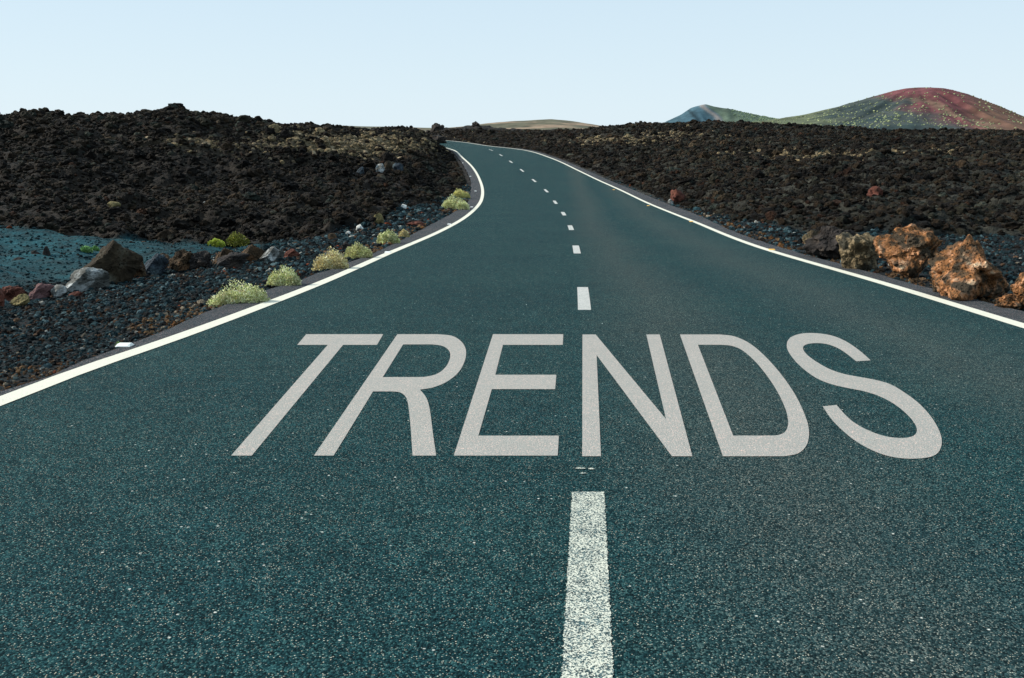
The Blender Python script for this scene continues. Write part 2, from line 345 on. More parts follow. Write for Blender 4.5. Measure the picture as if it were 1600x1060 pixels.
def ring_ground():
    # the plain out to the horizon, all round
    m = M('far_plain', .95, .1)
    m.color(m.ramp(m.noise(.02, 6, .6), [(.3, (.022, .020, .016)), (.55, (.045, .036, .024)), (.75, (.11, .08, .05))]))
    bm = bmesh.new(); bmesh.ops.create_circle(bm, cap_ends=True, segments=96, radius=12000)
    bmesh.ops.translate(bm, verts=bm.verts, vec=(0, 0, -2.6)); me = bpy.data.meshes.new('plain'); bm.to_mesh(me); bm.free()
    link('plain', me, m.m)['kind'] = 'structure'
ring_ground()
def strip(name, fa, fb, mat, dz, y0=-14, y1=178, nx=6, kind='structure'):
    ys = np.concatenate([np.arange(y0, min(30, y1), .5), np.arange(30, y1, 1.0)])
    a = fa(ys); b = fb(ys); zz = roadz(ys) + dz
    V = np.stack([np.stack([a + (b - a) * t / nx, ys, zz], 1) for t in range(nx + 1)], 1).reshape(-1, 3)
    i = np.arange(len(V)).reshape(len(ys), nx + 1)
    T = np.stack([i[:-1, :-1], i[:-1, 1:], i[1:, 1:], i[1:, :-1]], -1).reshape(-1, 4)
    o = link(name, npmesh(name, V, T), mat)
    if kind: o['kind'] = kind
    return o
def rag(f, s, amp=.05):   # the crumbling outer edge of the shoulder
    return lambda y: f(y) + s * amp * (fbm(np.asarray(y) * 1.7, np.asarray(y) * 0, 3, 70) - .5) * 2
strip('road', LINE_L, LINE_R, MAT['asphalt'], 0)
strip('road_shoulder', rag(SH_L, 1), LINE_L, MAT['shoulder'], 0, nx=2)
strip('road_shoulder', LINE_R, rag(SH_R, -1), MAT['shoulder'], 0, nx=2)
for sg_, fe_ in ((-1, SH_L), (1, SH_R)):   # ground beside the road behind the viewer
    strip('verge', (lambda y, f=fe_: f(y)), (lambda y, f=fe_, g=sg_: f(y) + g * 14), MAT['shoulder_earth'], -.04, y0=-14, y1=1.3)
LW = .075
def slant(f, s):          # constant width measured across the line
    def g(y):
        y = np.asarray(y, float); k_ = np.sqrt(1 + ((f(y + .2) - f(y - .2)) / .4) ** 2); return f(y) + s * LW * k_
    return g
tagit(strip('edge_line', slant(LINE_L, -1), slant(LINE_L, 1), MAT['paint'], .004, nx=1, kind=None), 'continuous white line along the left road edge, round the bend beside the shrubs', 'road marking', 'white edge lines of the road')
tagit(strip('edge_line', slant(LINE_R, -1), slant(LINE_R, 1), MAT['paint'], .004, nx=1, kind=None), 'continuous white line along the right edge of the road, passing the orange boulders', 'road marking', 'white edge lines of the road')
DL = ['centre dash nearest the viewer, wide and worn to the asphalt, below the word', 'centre dash just beyond the painted word', 'centre dash in the dip, second beyond the painted word',
      'third centre dash beyond the painted word', 'fourth centre dash beyond the painted word', 'fifth centre dash beyond the painted word', 'sixth centre dash beyond the painted word, where the road begins to bend left',
      'centre dash level with the upper shrub of the bend, fifth from the far end', 'fourth centre dash from the far end of the road', 'third centre dash from the far end, on the rise',
      'second centre dash from the far end of the road', 'farthest centre dash, a tiny white fleck near the crest']
for i_ in range(12):
    y0 = 1.68 + 7.5 * i_; ys = np.linspace(y0, y0 + 2.05, 420 if i_ == 0 else 12); hw = .066
    jag = (rng.random((len(ys), 2)) - .5) * (.007 if i_ < 1 else 0); c = CENT(ys)
    dz_ = .002 if i_ < 2 else .004; L = np.stack([c - hw + jag[:, 0], ys, roadz(ys) + dz_], 1); R_ = np.stack([c + hw + jag[:, 1], ys, roadz(ys) + dz_], 1)
    V = np.stack([L, R_], 1).reshape(-1, 3); i = np.arange(len(V)).reshape(-1, 2); T = np.stack([i[:-1, 0], i[:-1, 1], i[1:, 1], i[1:, 0]], -1)
    tagit(link('centre_dash', npmesh('centre_dash', V, T), MAT['worn_paint'] if i_ == 0 else MAT['dash_paint']), DL[i_], 'road marking', 'dashes of the centre line')

# the painted word --------------------------------------------------------
Z1 = lambda x, y: (340 + x * .3625, 500 + y * .3625)
Z2 = lambda x, y: (900 + x * .375, 500 + y * .375)
def smooth(pts, n=5):     # catmull-rom through an open run of points
    P = np.array(pts, float); P = np.vstack([2 * P[0] - P[1], P, 2 * P[-1] - P[-2]]); o = []
    for i in range(1, len(P) - 2):
        for t in np.linspace(0, 1, n, endpoint=False):
            o.append(tuple(.5 * ((2 * P[i]) + (-P[i - 1] + P[i + 1]) * t + (2 * P[i - 1] - 5 * P[i] + 4 * P[i + 1] - P[i + 2]) * t * t + (-P[i - 1] + 3 * P[i] - 3 * P[i + 1] + P[i + 2]) * t ** 3)))
    return o + [tuple(pts[-1])]
GLY = [
 ('T', Z1, [[(382, 63), (714, 63), (687, 109), (541, 109), (147, 587), (58, 587), (475, 109), (343, 109)]]),
 ('R', Z1, [[(775, 63)] + smooth([(950, 63), (1010, 70), (1050, 94), (1070, 130), (1066, 175), (1040, 225), (990, 267), (930, 292), (873, 302)]) +
            smooth([(874, 304), (900, 338), (915, 390), (928, 490), (942, 587)]) + smooth([(840, 587), (834, 490), (824, 385), (812, 335), (785, 314), (750, 310)]) + [(670, 310), (500, 587), (415, 587)],
           [(800, 107)] + smooth([(925, 107), (970, 114), (998, 135), (1002, 165), (985, 202), (950, 232), (900, 246), (860, 248)]) + [(712, 248)]]),
 ('E', Z1, [[(1187, 63), (1490, 63), (1488, 109), (1230, 109), (1197, 238), (1460, 238), (1455, 300), (1182, 300), (1124, 501), (1471, 501), (1466, 587), (1018, 587)]]),
 ('N', Z2, [[(27, 62), (82, 62), (375, 415), (293, 62), (349, 62), (485, 570), (400, 570), (86, 148), (104, 570), (26, 570)]]),
 ('D', Z2, [[(433, 62)] + smooth([(600, 62), (660, 70), (725, 100), (790, 155), (860, 235), (920, 325), (960, 415), (971, 475), (960, 525), (925, 558), (870, 570)]) + [(612, 570)],
           [(508, 105)] + smooth([(600, 105), (650, 110), (700, 133), (765, 195), (830, 285), (870, 365), (884, 425), (874, 465), (845, 481), (810, 484)]) + [(655, 484)]]),
 ('S', Z2, [smooth([(1228, 170), (1180, 128), (1120, 88), (1060, 65), (990, 56), (930, 60), (890, 78), (878, 108), (890, 142), (930, 190), (990, 237), (1050, 265), (1120, 283), (1200, 299), (1270, 322), (1340, 362), (1395, 412), (1420, 455), (1408, 484), (1360, 494), (1290, 487), (1220, 463), (1160, 430), (1120, 395), (1086, 356)], 4) +
            smooth([(1028, 362), (1060, 410), (1110, 462), (1170, 510), (1250, 552), (1330, 575), (1420, 580), (1490, 568), (1520, 535), (1521, 485), (1490, 420), (1435, 355), (1370, 305), (1310, 270), (1250, 252), (1180, 239), (1110, 225), (1050, 203), (990, 168), (955, 138), (946, 115), (965, 102), (1010, 98), (1060, 106), (1110, 130), (1168, 174)], 4)]),
]
word = bpy.data.objects.new('painted_word', None); COL.objects.link(word); word.location = (.8, 5.5, -5.5 * G0)
tagit(word, 'the word TRENDS in large pale grey capitals painted across both lanes', 'road lettering')
for ch, fz, loops in GLY:
    L3 = []
    for lp in loops:
        q = []
        for x, y in lp:
            px, py = fz(x, y); D = CAMZ * F / (py - HZ - G0 * F); q.append(Vector(((px - 800) / F * D, D, -G0 * D + .002)))
        L3.append(q)
    flat = [v for q in L3 for v in q]; tris = tessellate_polygon(L3)
    me = bpy.data.meshes.new('letter'); T = []
    for t in tris:
        a, b, c = (flat[j] for j in t); nz = (b - a).cross(c - a).z
        if abs(nz) > 1e-9: T.append(tuple(t) if nz > 0 else (t[0], t[2], t[1]))
    me.from_pydata([tuple(v - word.location) for v in flat], [], T); me.update()
    o = link('letter', me, MAT['letter'], word); o['label'] = 'pale grey painted capital letter ' + ch

# paint flecks left between the word and the near dash
for px, py, wd, lab in ((906, 733, 9, 'thin worn paint fleck just below the letter N, left one of two'), (924, 734, 5, 'short worn paint fleck just below the letter N, right one of two'), (911, 741, 5, 'small paint fleck closest above the near centre dash')):
    D = float(row2d(py)); X = (px - 800) / F * D; s = wd / F * D; V = []
    for j in range(14):
        a = j / 14 * 2 * math.pi; r = .7 + .5 * random.random(); V.append((X + s * r * math.cos(a), D + .012 * r * math.sin(a), -G0 * D + .004 - G0 * .012 * r * math.sin(a)))
    me = bpy.data.meshes.new('paint_fleck'); me.from_pydata(V, [], [tuple(range(14))])
    tagit(link('paint_fleck', me, MAT['worn_paint']), lab, 'road marking')

# road studs --------------------------------------------------------------
MAT['stud'] = M('stud_plastic', .5).color((.75, .75, .70)).m; MAT['stud_amber'] = M('amber_stud_plastic', .5).color((.75, .42, .10)).m
MAT['reflector'] = M('stud_reflector', .2, .6).color((.9, .9, .88)).m; MAT['reflector_amber'] = M('amber_reflector', .2, .6).color((.85, .45, .05)).m
def stud_meshes(amber):
    bm = bmesh.new(); w2, d2, h = .06, .05, .022
    v = [bm.verts.new(p) for p in ((-w2, -d2, 0), (w2, -d2, 0), (w2, d2, 0), (-w2, d2, 0), (-w2 * .8, -d2 * .45, h), (w2 * .8, -d2 * .45, h), (w2 * .8, d2 * .45, h), (-w2 * .8, d2 * .45, h))]
    for f in ((0, 1, 5, 4), (1, 2, 6, 5), (2, 3, 7, 6), (3, 0, 4, 7), (4, 5, 6, 7), (3, 2, 1, 0)): bm.faces.new([v[j] for j in f])
    bmesh.ops.bevel(bm, geom=bm.edges[:], offset=.003, segments=1, affect='EDGES')
    a = bpy.data.meshes.new('stud_body'); bm.to_mesh(a); bm.free(); a.materials.append(MAT['stud_amber' if amber else 'stud'])
    b = bpy.data.meshes.new('reflector'); b.from_pydata([(-.042, -.0455, .006), (.042, -.0455, .006), (.038, -.0305, .018), (-.038, -.0305, .018), (-.042, -.044, .004), (.042, -.044, .004), (.038, -.028, .016), (-.038, -.028, .016)], [], [(0, 1, 2, 3), (4, 7, 6, 5), (0, 4, 5, 1), (1, 5, 6, 2), (2, 6, 7, 3), (3, 7, 4, 0)])
    b.materials.append(MAT['reflector_amber' if amber else 'reflector']); return a, b
SW = stud_meshes(False); SA = stud_meshes(True)
STUDS = [(195, 541, 0, 'white road stud nearest the viewer, on the left gravel edge'), (606, 395, 0, 'white road stud beside the pair of yellowish shrubs'), (702, 351, 0, 'white road stud on the left shoulder, below the two shrubs of the bend'),
         (737, 324, 0, 'white road stud beside the larger shrub on the bend'), (743, 299, 0, 'white road stud level with the upper shrub of the bend'), (735, 276, 0, 'white road stud above the shrubs of the bend, second from the far end'), (723, 255, 0, 'farthest white road stud on the left shoulder'),
         (1206, 391, 1, 'amber road stud nearest the viewer, beside the dark boulder'), (1080, 347, 1, 'second amber road stud on the right shoulder'), (1013, 322, 1, 'third amber road stud, near the red rock'), (959, 297, 1, 'farthest amber road stud on the right shoulder')]
for px, py, am, lab in STUDS:
    D = float(row2d(py)); e = bpy.data.objects.new('road_stud', None); COL.objects.link(e); e.location = ((px - 800) / F * D, D, float(roadz(D)) + .001)
    sl_ = float((roadz(D + .2) - roadz(D - .2)) / .4); e.rotation_euler = (math.atan(sl_), 0, 0)
    tagit(e, lab, 'road stud', 'amber studs on the right shoulder' if am else 'white studs on the left shoulder')
    for nm, me in zip(('stud_body', 'reflector'), SA if am else SW): link(nm, me, None, e)

# ------------------------------------------------------------------ volcanoes
def heightfield(name, cx, cy, halfx, halfy, n, fz, fc, mat, label, cat):
    x = np.linspace(-halfx, halfx, n); y = np.linspace(-halfy, halfy, n); X, Y = np.meshgrid(x, y); Z = fz(X, Y)
    i = np.arange(n * n).reshape(n, n); T = np.stack([i[:-1, :-1], i[:-1, 1:], i[1:, 1:], i[1:, :-1]], -1).reshape(-1, 4)
    V = np.stack([X, Y, Z], -1).reshape(-1, 3); o = link(name, npmesh(name, V, T, fc(V), True), mat); o.location = (cx, cy, 0)
    o['kind'] = 'structure'; return o
mv = M('volcano_slope', .95, .1); nn = mv.noise(.06, 6, .6)
mv.color(mv.mix(1.0, mv.attr(), mv.ramp(nn, [(.3, .65), (.7, 1.35)]), 'MULTIPLY')); mv.bump(nn, 1.5, .5); MAT['volcano'] = mv.m
def blobs(name, P, size, cols, mat, n=1, sq=.7, parent=None):
    BV, BT = ICO[n]; k_ = len(P); jit = 1 + .5 * (rng.random((k_, len(BV), 1)) - .5)
    V = BV[None] * jit * size[:, None, None]; V[:, :, 2] *= sq; V = V + P[:, None, :]
    T = BT[None] + (np.arange(k_) * len(BV))[:, None, None]
    return link(name, npmesh(name, V.reshape(-1, 3), T.reshape(-1, 3), np.repeat(cols, len(BV), 0)), mat, parent)
# red cone: profile read from the skyline, distance 1500 m
VD = 1500.0; VX = (1432 - 800) / F * VD
pr = lambda pts, c: (np.array([abs(p[0] - c) / F * VD for p in pts]), np.array([CAMZ + (HZ - p[1]) / F * VD for p in pts]))
RL = pr([(1432, 137), (1415, 138.5), (1400, 142), (1370, 152), (1320, 169), (1270, 181), (1225, 187.5), (1170, 196), (1100, 214)], 1432)
RR = pr([(1432, 137), (1450, 137.5), (1470, 140), (1500, 149), (1540, 168), (1575, 187), (1600, 199), (1640, 214), (1700, 222)], 1432)
def red_z(X, Y):
    Y = Y * .8; r = np.hypot(X, Y) + 1e-6; t = (X / r + 1) / 2; t = sm(t)
    z = np.interp(r, *RL) * (1 - t) + np.interp(r, *RR) * t; ph = np.arctan2(Y, X)
    gul = (fbm(ph * 9, r * .004, 3, 81) - .5) * 12 * sm(r / 120) * sm((400 - r) / 200)
    return z + gul + (fbm(X * .03, Y * .03, 4, 82) - .5) * 3 * sm(r / 60)
def red_c(V):
    x, y, z = V.T; n = fbm(x * .02, y * .02, 4, 83) - .5; px, py = proj(VX + x, VD + y, z)
    xb = np.interp(py, [137, 150, 161, 178, 190, 205, 215], [1378, 1396, 1418, 1454, 1488, 1525, 1550])
    red = sm((px - xb + n * 110) / 60 + .5); lo = sm((1325 - px + n * 90) / 70)[:, None]
    tn = (sm(1 - np.abs(px - xb - 34 - n * 60) / 22) * .75 * sm((py - 148) / 15))[:, None]
    g = np.array([.036, .048, .046]) + n[:, None] * np.array([.05, .04, .03]); rd = np.array([.088, .032, .034]) * (1 + n[:, None] * 1.8)
    rd = rd * (1 - .25 * sm((px - 1490) / 60)[:, None]) + np.array([.05, .04, .02]) * sm((px - 1490) / 60)[:, None]
    c = g * (1 - lo) + np.array([.095, .108, .066]) * lo; c = c * (1 - red[:, None]) + rd * red[:, None]
    return c * (1 - tn) + np.array([.14, .098, .066]) * tn
red = heightfield('volcano', VX, VD, 330, 330, 240, red_z, red_c, MAT['volcano'], '', '')
red['label'] = 'rounded red and green volcanic cone dotted with scrub, behind the right lava field'
NB = 1700; bx = rng.uniform(-300, 215, NB); by = rng.uniform(-300, 40, NB); dens = np.where(bx < -10, .95, .42) * np.where(np.hypot(bx, by) < 55, .3, 1)
kp = rng.random(NB) < dens; bx, by = bx[kp], by[kp]; bz = red_z(bx, by)
P = np.stack([bx, by, bz + .3], 1); tc = rng.random((len(bx), 1)); sc_ = blobs('scrub', P, rng.uniform(.6, 1.9, len(bx)) , np.array([.09, .12, .065]) * (1 - tc) + np.array([.27, .30, .15]) * tc, MAT['leaf'], 1, .7)
sc_.location = (VX, VD, 0); tagit(sc_, 'pale green scrub dotted over the red cone', None, None, 'stuff')
# small peak with an open crater, distance 1900 m
PD = 1900.0; PX = (1103 - 800) / F * PD
pq = lambda pts: (np.array([(p[0] - 1103) / F * PD for p in pts]), np.array([CAMZ + (HZ - p[1]) / F * PD for p in pts]))
SK = pq([(980, 213), (1020, 203), (1045, 188), (1065, 179), (1080, 169), (1096, 163.5), (1103, 162.5), (1115, 166), (1150, 173), (1180, 180), (1220, 187), (1260, 190), (1330, 200), (1400, 215)])
def pk_z(X, Y):
    r = np.interp(X, *SK); fall = np.exp(-(np.abs(Y) / (95 + .3 * np.abs(X))) ** 1.6)
    z = r * fall + (1 - fall) * -3
    cr = np.exp(-(((X + 5) / 34) ** 2 + ((Y + 70) / 34) ** 2)); z = z - 14 * cr
    rim = np.exp(-((X - 38 - .25 * (Y + 30)) / 9) ** 2) * np.exp(-((Y + 55) / 45) ** 2); z = z + 3 * rim
    rim2 = np.exp(-((X + 22 + .3 * (Y + 40)) / 6) ** 2) * np.exp(-((Y + 70) / 30) ** 2); z = z + 3 * rim2
    return z + (fbm(X * .03, Y * .03, 4, 91) - .5) * 2.5
def pk_c(V):
    x, y, z = V.T; n = fbm(x * .03, y * .03, 4, 92) - .5; px, py = proj(PX + x, PD + y, z)
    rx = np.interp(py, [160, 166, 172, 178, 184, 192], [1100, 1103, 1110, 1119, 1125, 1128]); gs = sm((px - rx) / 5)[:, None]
    rim_hl = (.75 * np.exp(-((px - rx + 4 + n * 8) / 4.5) ** 2))[:, None]; dk = (.6 * np.exp(-((px - 1076 - (py - 172) * .9) / 3.5) ** 2))[:, None]  # highlight along the crater ridge and dark crater shading, painted into the colour
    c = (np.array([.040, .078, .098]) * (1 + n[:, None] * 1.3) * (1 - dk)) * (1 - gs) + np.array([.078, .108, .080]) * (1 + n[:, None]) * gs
    return c * (1 - rim_hl) + np.array([.26, .215, .19]) * rim_hl
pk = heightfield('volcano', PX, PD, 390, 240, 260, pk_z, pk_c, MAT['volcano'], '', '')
pk['label'] = 'small pointed grey peak with an open crater and a green right flank'
NB = 1100; bx = rng.uniform(45, 320, NB); by = rng.uniform(-140, 20, NB); P = np.stack([bx, by, pk_z(bx, by) + .3], 1); tc = rng.random((NB, 1))
s2 = blobs('scrub', P, rng.uniform(.8, 1.7, NB), np.array([.09, .14, .08]) * (1 - tc) + np.array([.20, .26, .13]) * tc, MAT['leaf'], 1, .7); s2.location = (PX, PD, 0)
tagit(s2, 'green scrub on the flank of the small peak', None, None, 'stuff')
# low tan hills
HD = 1300.0; HX = (855 - 800) / F * HD
HK = [np.array([(p[0] - 855) / F * HD for p in ((380, 208), (500, 197.5), (540, 196.5), (600, 198.5), (690, 200.5), (720, 198), (760, 193), (800, 189.5), (835, 187.5), (860, 186.2), (885, 188.5), (915, 193), (940, 197), (1000, 208))]),
      np.array([CAMZ + (HZ - q) / F * HD for q in (208, 197.5, 196.5, 198.5, 200.5, 198, 193, 189.5, 187.5, 186.2, 188.5, 193, 197, 208)])]
def hz_(X, Y): f_ = np.exp(-(np.abs(Y) / 110) ** 2); return np.interp(X, *HK) * f_ - 4 * (1 - f_) + (fbm(X * .03, Y * .03, 3, 95) - .5) * 1.2
def hc_(V):
    x, y, z = V.T; n = fbm(x * .015, y * .05 + z * .2, 4, 96)[:, None]; t = sm((n - .45) * 6 + (z[:, None] - 12) * .05)
    return np.array([.10, .095, .065]) * (1 - t) + np.array([.25, .18, .125]) * t
hl = heightfield('hill', HX, HD, 480, 200, 220, hz_, hc_, MAT['volcano'], '', ''); hl['label'] = 'low bare tan hill behind the far bend'

# ------------------------------------------------------------------ rocks
def variants(n, count, seed, rough=.12):
    V0, T = ICO[n]; out = []
    r_ = np.random.default_rng(seed)
    for q in range(count):
        k_ = 9 + q % 5; N = r_.normal(size=(k_, 3)); N /= np.linalg.norm(N, axis=1)[:, None]; d = r_.uniform(.55, .95, k_)
        dt = V0 @ N.T; r = np.where(dt > .05, d / np.maximum(dt, .05), 9).min(1); r = np.minimum(r, 1.15)
        r = r * (1 + rough * (vn3(V0 * 2.3 + q * 7, 3) - .5) * 2)
        out.append(V0 * r[:, None])
    return np.array(out), T
def rotm(k_):
    q = rng.normal(size=(k_, 4)); q /= np.linalg.norm(q, axis=1)[:, None]; w_, x, y, z = q.T
    return np.stack([1 - 2 * (y * y + z * z), 2 * (x * y - z * w_), 2 * (x * z + y * w_), 2 * (x * y + z * w_), 1 - 2 * (x * x + z * z), 2 * (y * z - x * w_), 2 * (x * z - y * w_), 2 * (y * z + x * w_), 1 - 2 * (x * x + y * y)], 1).reshape(-1, 3, 3)
def inst_mat(name, sc, lo, hi, bd):
    m = M(name, .95, .12); at_ = m.n('ShaderNodeAttribute', attribute_name='tone', attribute_type='INSTANCER').outputs['Color']
    n = m.noise(sc, 5, .65); m.color(m.mix(1.0, at_, m.ramp(n, [(.28, lo), (.72, hi)]), 'MULTIPLY')); m.bump(n, bd, 1.0); return m.m
MAT['rubble_i'] = inst_mat('clinker', 1.8, .45, 1.6, .35); MAT['gravel_i'] = inst_mat('gravel_stone', 2.2, .4, 1.6, .4)
def scatter(name, P, size, cols, mat, n, label, flat=.75, amp=1.0, nv=14):
    """stones as geometry-node instances on a cloud of points; the stone shapes are made inside the node tree"""
    k_ = len(P); me = bpy.data.meshes.new(name); me.vertices.add(k_); me.vertices.foreach_set('co', np.ascontiguousarray(P, np.float32).ravel())
    def av(nm, typ, arr, key):
        a = me.attributes.new(nm, typ, 'POINT'); a.data.foreach_set(key, np.ascontiguousarray(arr, np.float32).ravel())
    an = rng.uniform(.6, 1.3, (k_, 3)); an[:, 2] *= flat
    av('scl', 'FLOAT_VECTOR', an * size[:, None], 'vector'); av('rot', 'FLOAT_VECTOR', np.stack([rng.normal(0, .35, k_), rng.normal(0, .35, k_), rng.uniform(0, 6.28, k_)], 1), 'vector')
    c4 = np.ones((k_, 4)); c4[:, :3] = cols; av('tone', 'FLOAT_COLOR', c4, 'color')
    g = bpy.data.node_groups.new(name, 'GeometryNodeTree'); g.interface.new_socket('Geometry', in_out='INPUT', socket_type='NodeSocketGeometry'); g.interface.new_socket('Geometry', in_out='OUTPUT', socket_type='NodeSocketGeometry')
    N = g.nodes.new; L = g.links.new; gi = N('NodeGroupInput'); go = N('NodeGroupOutput'); jn = N('GeometryNodeJoinGeometry')
    for q in range(nv):
        ic = N('GeometryNodeMeshIcoSphere'); ic.inputs['Radius'].default_value = 1; ic.inputs['Subdivisions'].default_value = n
        po = N('GeometryNodeInputPosition'); tn = N('ShaderNodeTexNoise'); tn.noise_dimensions = '4D'; tn.inputs['W'].default_value = q * 3.7 + n; tn.inputs['Scale'].default_value = 1.3; tn.inputs['Detail'].default_value = 3; tn.inputs['Roughness'].default_value = .7
        L(po.outputs[0], tn.inputs['Vector'])
        mr = N('ShaderNodeMapRange'); mr.inputs[1].default_value = .25; mr.inputs[2].default_value = .75; mr.inputs[3].default_value = 1 - .62 * amp; mr.inputs[4].default_value = 1 + .5 * amp; L(tn.outputs[0], mr.inputs[0])
        vm = N('ShaderNodeVectorMath'); vm.operation = 'SCALE'; L(po.outputs[0], vm.inputs[0]); L(mr.outputs[0], vm.inputs['Scale'])
        sp = N('GeometryNodeSetPosition'); L(ic.outputs[0], sp.inputs['Geometry']); L(vm.outputs[0], sp.inputs['Position'])
        ss = N('GeometryNodeSetShadeSmooth'); ss.inputs['Shade Smooth'].default_value = False; L(sp.outputs[0], ss.inputs[0])
        smn = N('GeometryNodeSetMaterial'); smn.inputs['Material'].default_value = mat; L(ss.outputs[0], smn.inputs[0])
        gt = N('GeometryNodeGeometryToInstance'); L(smn.outputs[0], gt.inputs[0]); L(gt.outputs[0], jn.inputs[0])
    ip = N('GeometryNodeInstanceOnPoints'); ip.inputs['Pick Instance'].default_value = True; L(gi.outputs[0], ip.inputs['Points']); L(jn.outputs[0], ip.inputs['Instance'])
    for nm, sk in (('rot', 'Rotation'), ('scl', 'Scale')):
        na = N('GeometryNodeInputNamedAttribute'); na.data_type = 'FLOAT_VECTOR'; na.inputs['Name'].default_value = nm; L(na.outputs[0], ip.inputs[sk])
    L(ip.outputs[0], go.inputs[0]); o = link(name, me, mat); o.modifiers.new('stones', 'NODES').node_group = g
    return tagit(o, label, None, None, 'stuff')
def pick(pal, wts, k_):
    pal = np.array(pal); i = rng.choice(len(pal), k_, p=np.array(wts) / sum(wts)); return pal[i] * rng.uniform(.65, 1.4, (k_, 1))
def fan(k_, d0, d1, p0, p1, power):
    t = rng.random(k_); D = (d0 ** power + t * (d1 ** power - d0 ** power)) ** (1 / power); px = rng.uniform(p0, p1, k_)
    return (px - 800) / F * D, D
LAVAP = [(.013, .011, .010), (.026, .020, .015), (.042, .030, .020), (.036, .035, .027), (.062, .048, .033), (.060, .030, .019), (.09, .10, .085), (.034, .045, .042)]
LAVAW = [6, 5, 4, 4, 1.5, .4, .25, 1.4]
def lava_rocks(k_, n, s0, s1, label, d0=14, d1=135):
    X, Y = fan(k_, d0, d1, -450, 2050, 1.1); zb = terr(X, Y); lava, ash, tan, left = zones(X, Y, zb); d = outside(X, Y)
    size = s0 * (s1 / s0) ** (rng.random(k_) ** 1.8) * np.clip(Y / 38, .9, 1.3)
    ok = (lava > .5) & (d > .25 + size * .8); X, Y, size, tan = X[ok], Y[ok], size[ok], tan[ok]
    c = pick(LAVAP, LAVAW, len(X)); px = 800 + F * X / Y
    c *= (.08 + 1.08 * fbm(X * .25, Y * .25, 3, 33))[:, None] * np.array([1.0, .93, .80])
    tn = rng.random(len(X)) < tan * (1.4 if n < 3 else .35); c[tn] = pick([(.24, .18, .10), (.16, .125, .07), (.32, .25, .16)], [3, 3, 1], tn.sum())
    scatter('lava_rubble', np.stack([X, Y, hit(X, Y) + size * .15], 1), size, c, MAT['rubble_i'], n, label)
lava_rocks(320000, 2, .035, .17, 'loose brown and black lava clinker covering the lava fields')
lava_rocks(9500, 3, .12, .33, 'larger lava blocks strewn over the lava fields')
# gravel
GP = [(.008, .012, .014), (.016, .036, .043), (.034, .080, .094), (.12, .20, .22), (.085, .045, .025), (.17, .10, .06), (.28, .24, .18), (.22, .055, .02), (.60, .60, .54), (.035, .026, .022)]
GW = [6, 7, 8, 3.0, 1.1, .7, .4, .15, .2, 2.5]
def gravel(k_, n, s0, s1, p0, p1, d0, d1, label, power=.6, sc=1.0, dmin=.02):
    X, Y = fan(k_, d0, d1, p0, p1, power); zb = terr(X, Y); lava, ash, tan, left = zones(X, Y, zb); d = outside(X, Y)
    size = s0 * (s1 / s0) ** (rng.random(k_) ** 2.2) * np.clip(Y / 9, .6, 3.0) * sc
    ok = (lava < .55) & (d > dmin) & (rng.random(k_) > ash * .8); X, Y, size, ash, d = X[ok], Y[ok], size[ok], ash[ok], d[ok]; size = size * np.where(ash > .4, .6, 1)
    c = pick(GP, GW, len(X)); e = (d < .55) & (rng.random(len(X)) < .45) & (fbm(X * .7, Y * .7, 2, 66) > .45)
    c[e] = pick([(.24, .11, .04), (.30, .18, .09), (.13, .08, .045), (.4, .33, .24)], [2, 2, 3, 1], e.sum())
    a = (ash > .4) & (rng.random(len(X)) < .8); c[a] = pick([(.006, .055, .070), (.02, .10, .12), (.006, .026, .034)], [3, 1, 1], a.sum())
    scatter('gravel', np.stack([X, Y, hit(X, Y) + size * .2], 1), size, c, MAT['gravel_i'], n, label, .8, 1.0)
gravel(180000, 2, .009, .032, -400, 760, 4.2, 60, 'dark volcanic gravel with tan and white stones along the left verge')
gravel(70000, 2, .010, .030, 900, 2400, 4, 60, 'bluish gravel and brown grit along the right verge')
gravel(600, 3, .03, .055, -160, 740, 4.5, 40, 'fist sized stones on the left verge', dmin=.08)
gravel(150, 3, .03, .05, 1000, 1760, 8, 40, 'fist sized stones on the right verge', dmin=.1)
def boulder_rubble():
    k_ = 1500; X, Y = fan(k_, 8.5, 24, 1120, 1700, 1.0); d = X - SH_R(Y); ok = (d > .03) & (d < .25 + .5 * rng.random(k_)); X, Y = X[ok], Y[ok]
    c = pick([(.20, .10, .045), (.12, .075, .04), (.30, .19, .11), (.05, .038, .028), (.36, .30, .22)], [3, 4, 1.5, 4, .7], len(X))
    sz = .018 * 3.2 ** (rng.random(len(X)) ** 2); scatter('rubble', np.stack([X, Y, hit(X, Y) + sz * .3], 1), sz, c, MAT['gravel_i'], 3, 'rusty brown rubble gathered along the foot of the right boulders', .8)
boulder_rubble()
# grit lying on the asphalt
k_ = 900; Y = (1.9 ** -.4 + rng.random(k_) * (22 ** -.4 - 1.9 ** -.4)) ** (1 / -.4); X = rng.uniform(-3, 4.5, k_); ok = (X > LINE_L(Y) + .1) & (X < LINE_R(Y) - .1); X, Y = X[ok], Y[ok]
scatter('grit', np.stack([X, Y, roadz(Y) + .001], 1), rng.uniform(.0015, .0042, len(X)), pick([(.62, .62, .55), (.4, .36, .28), (.3, .3, .28)], [3, 1, 1], len(X)), MAT['gravel_i'], 1, 'pale grit lying on the asphalt', .6)

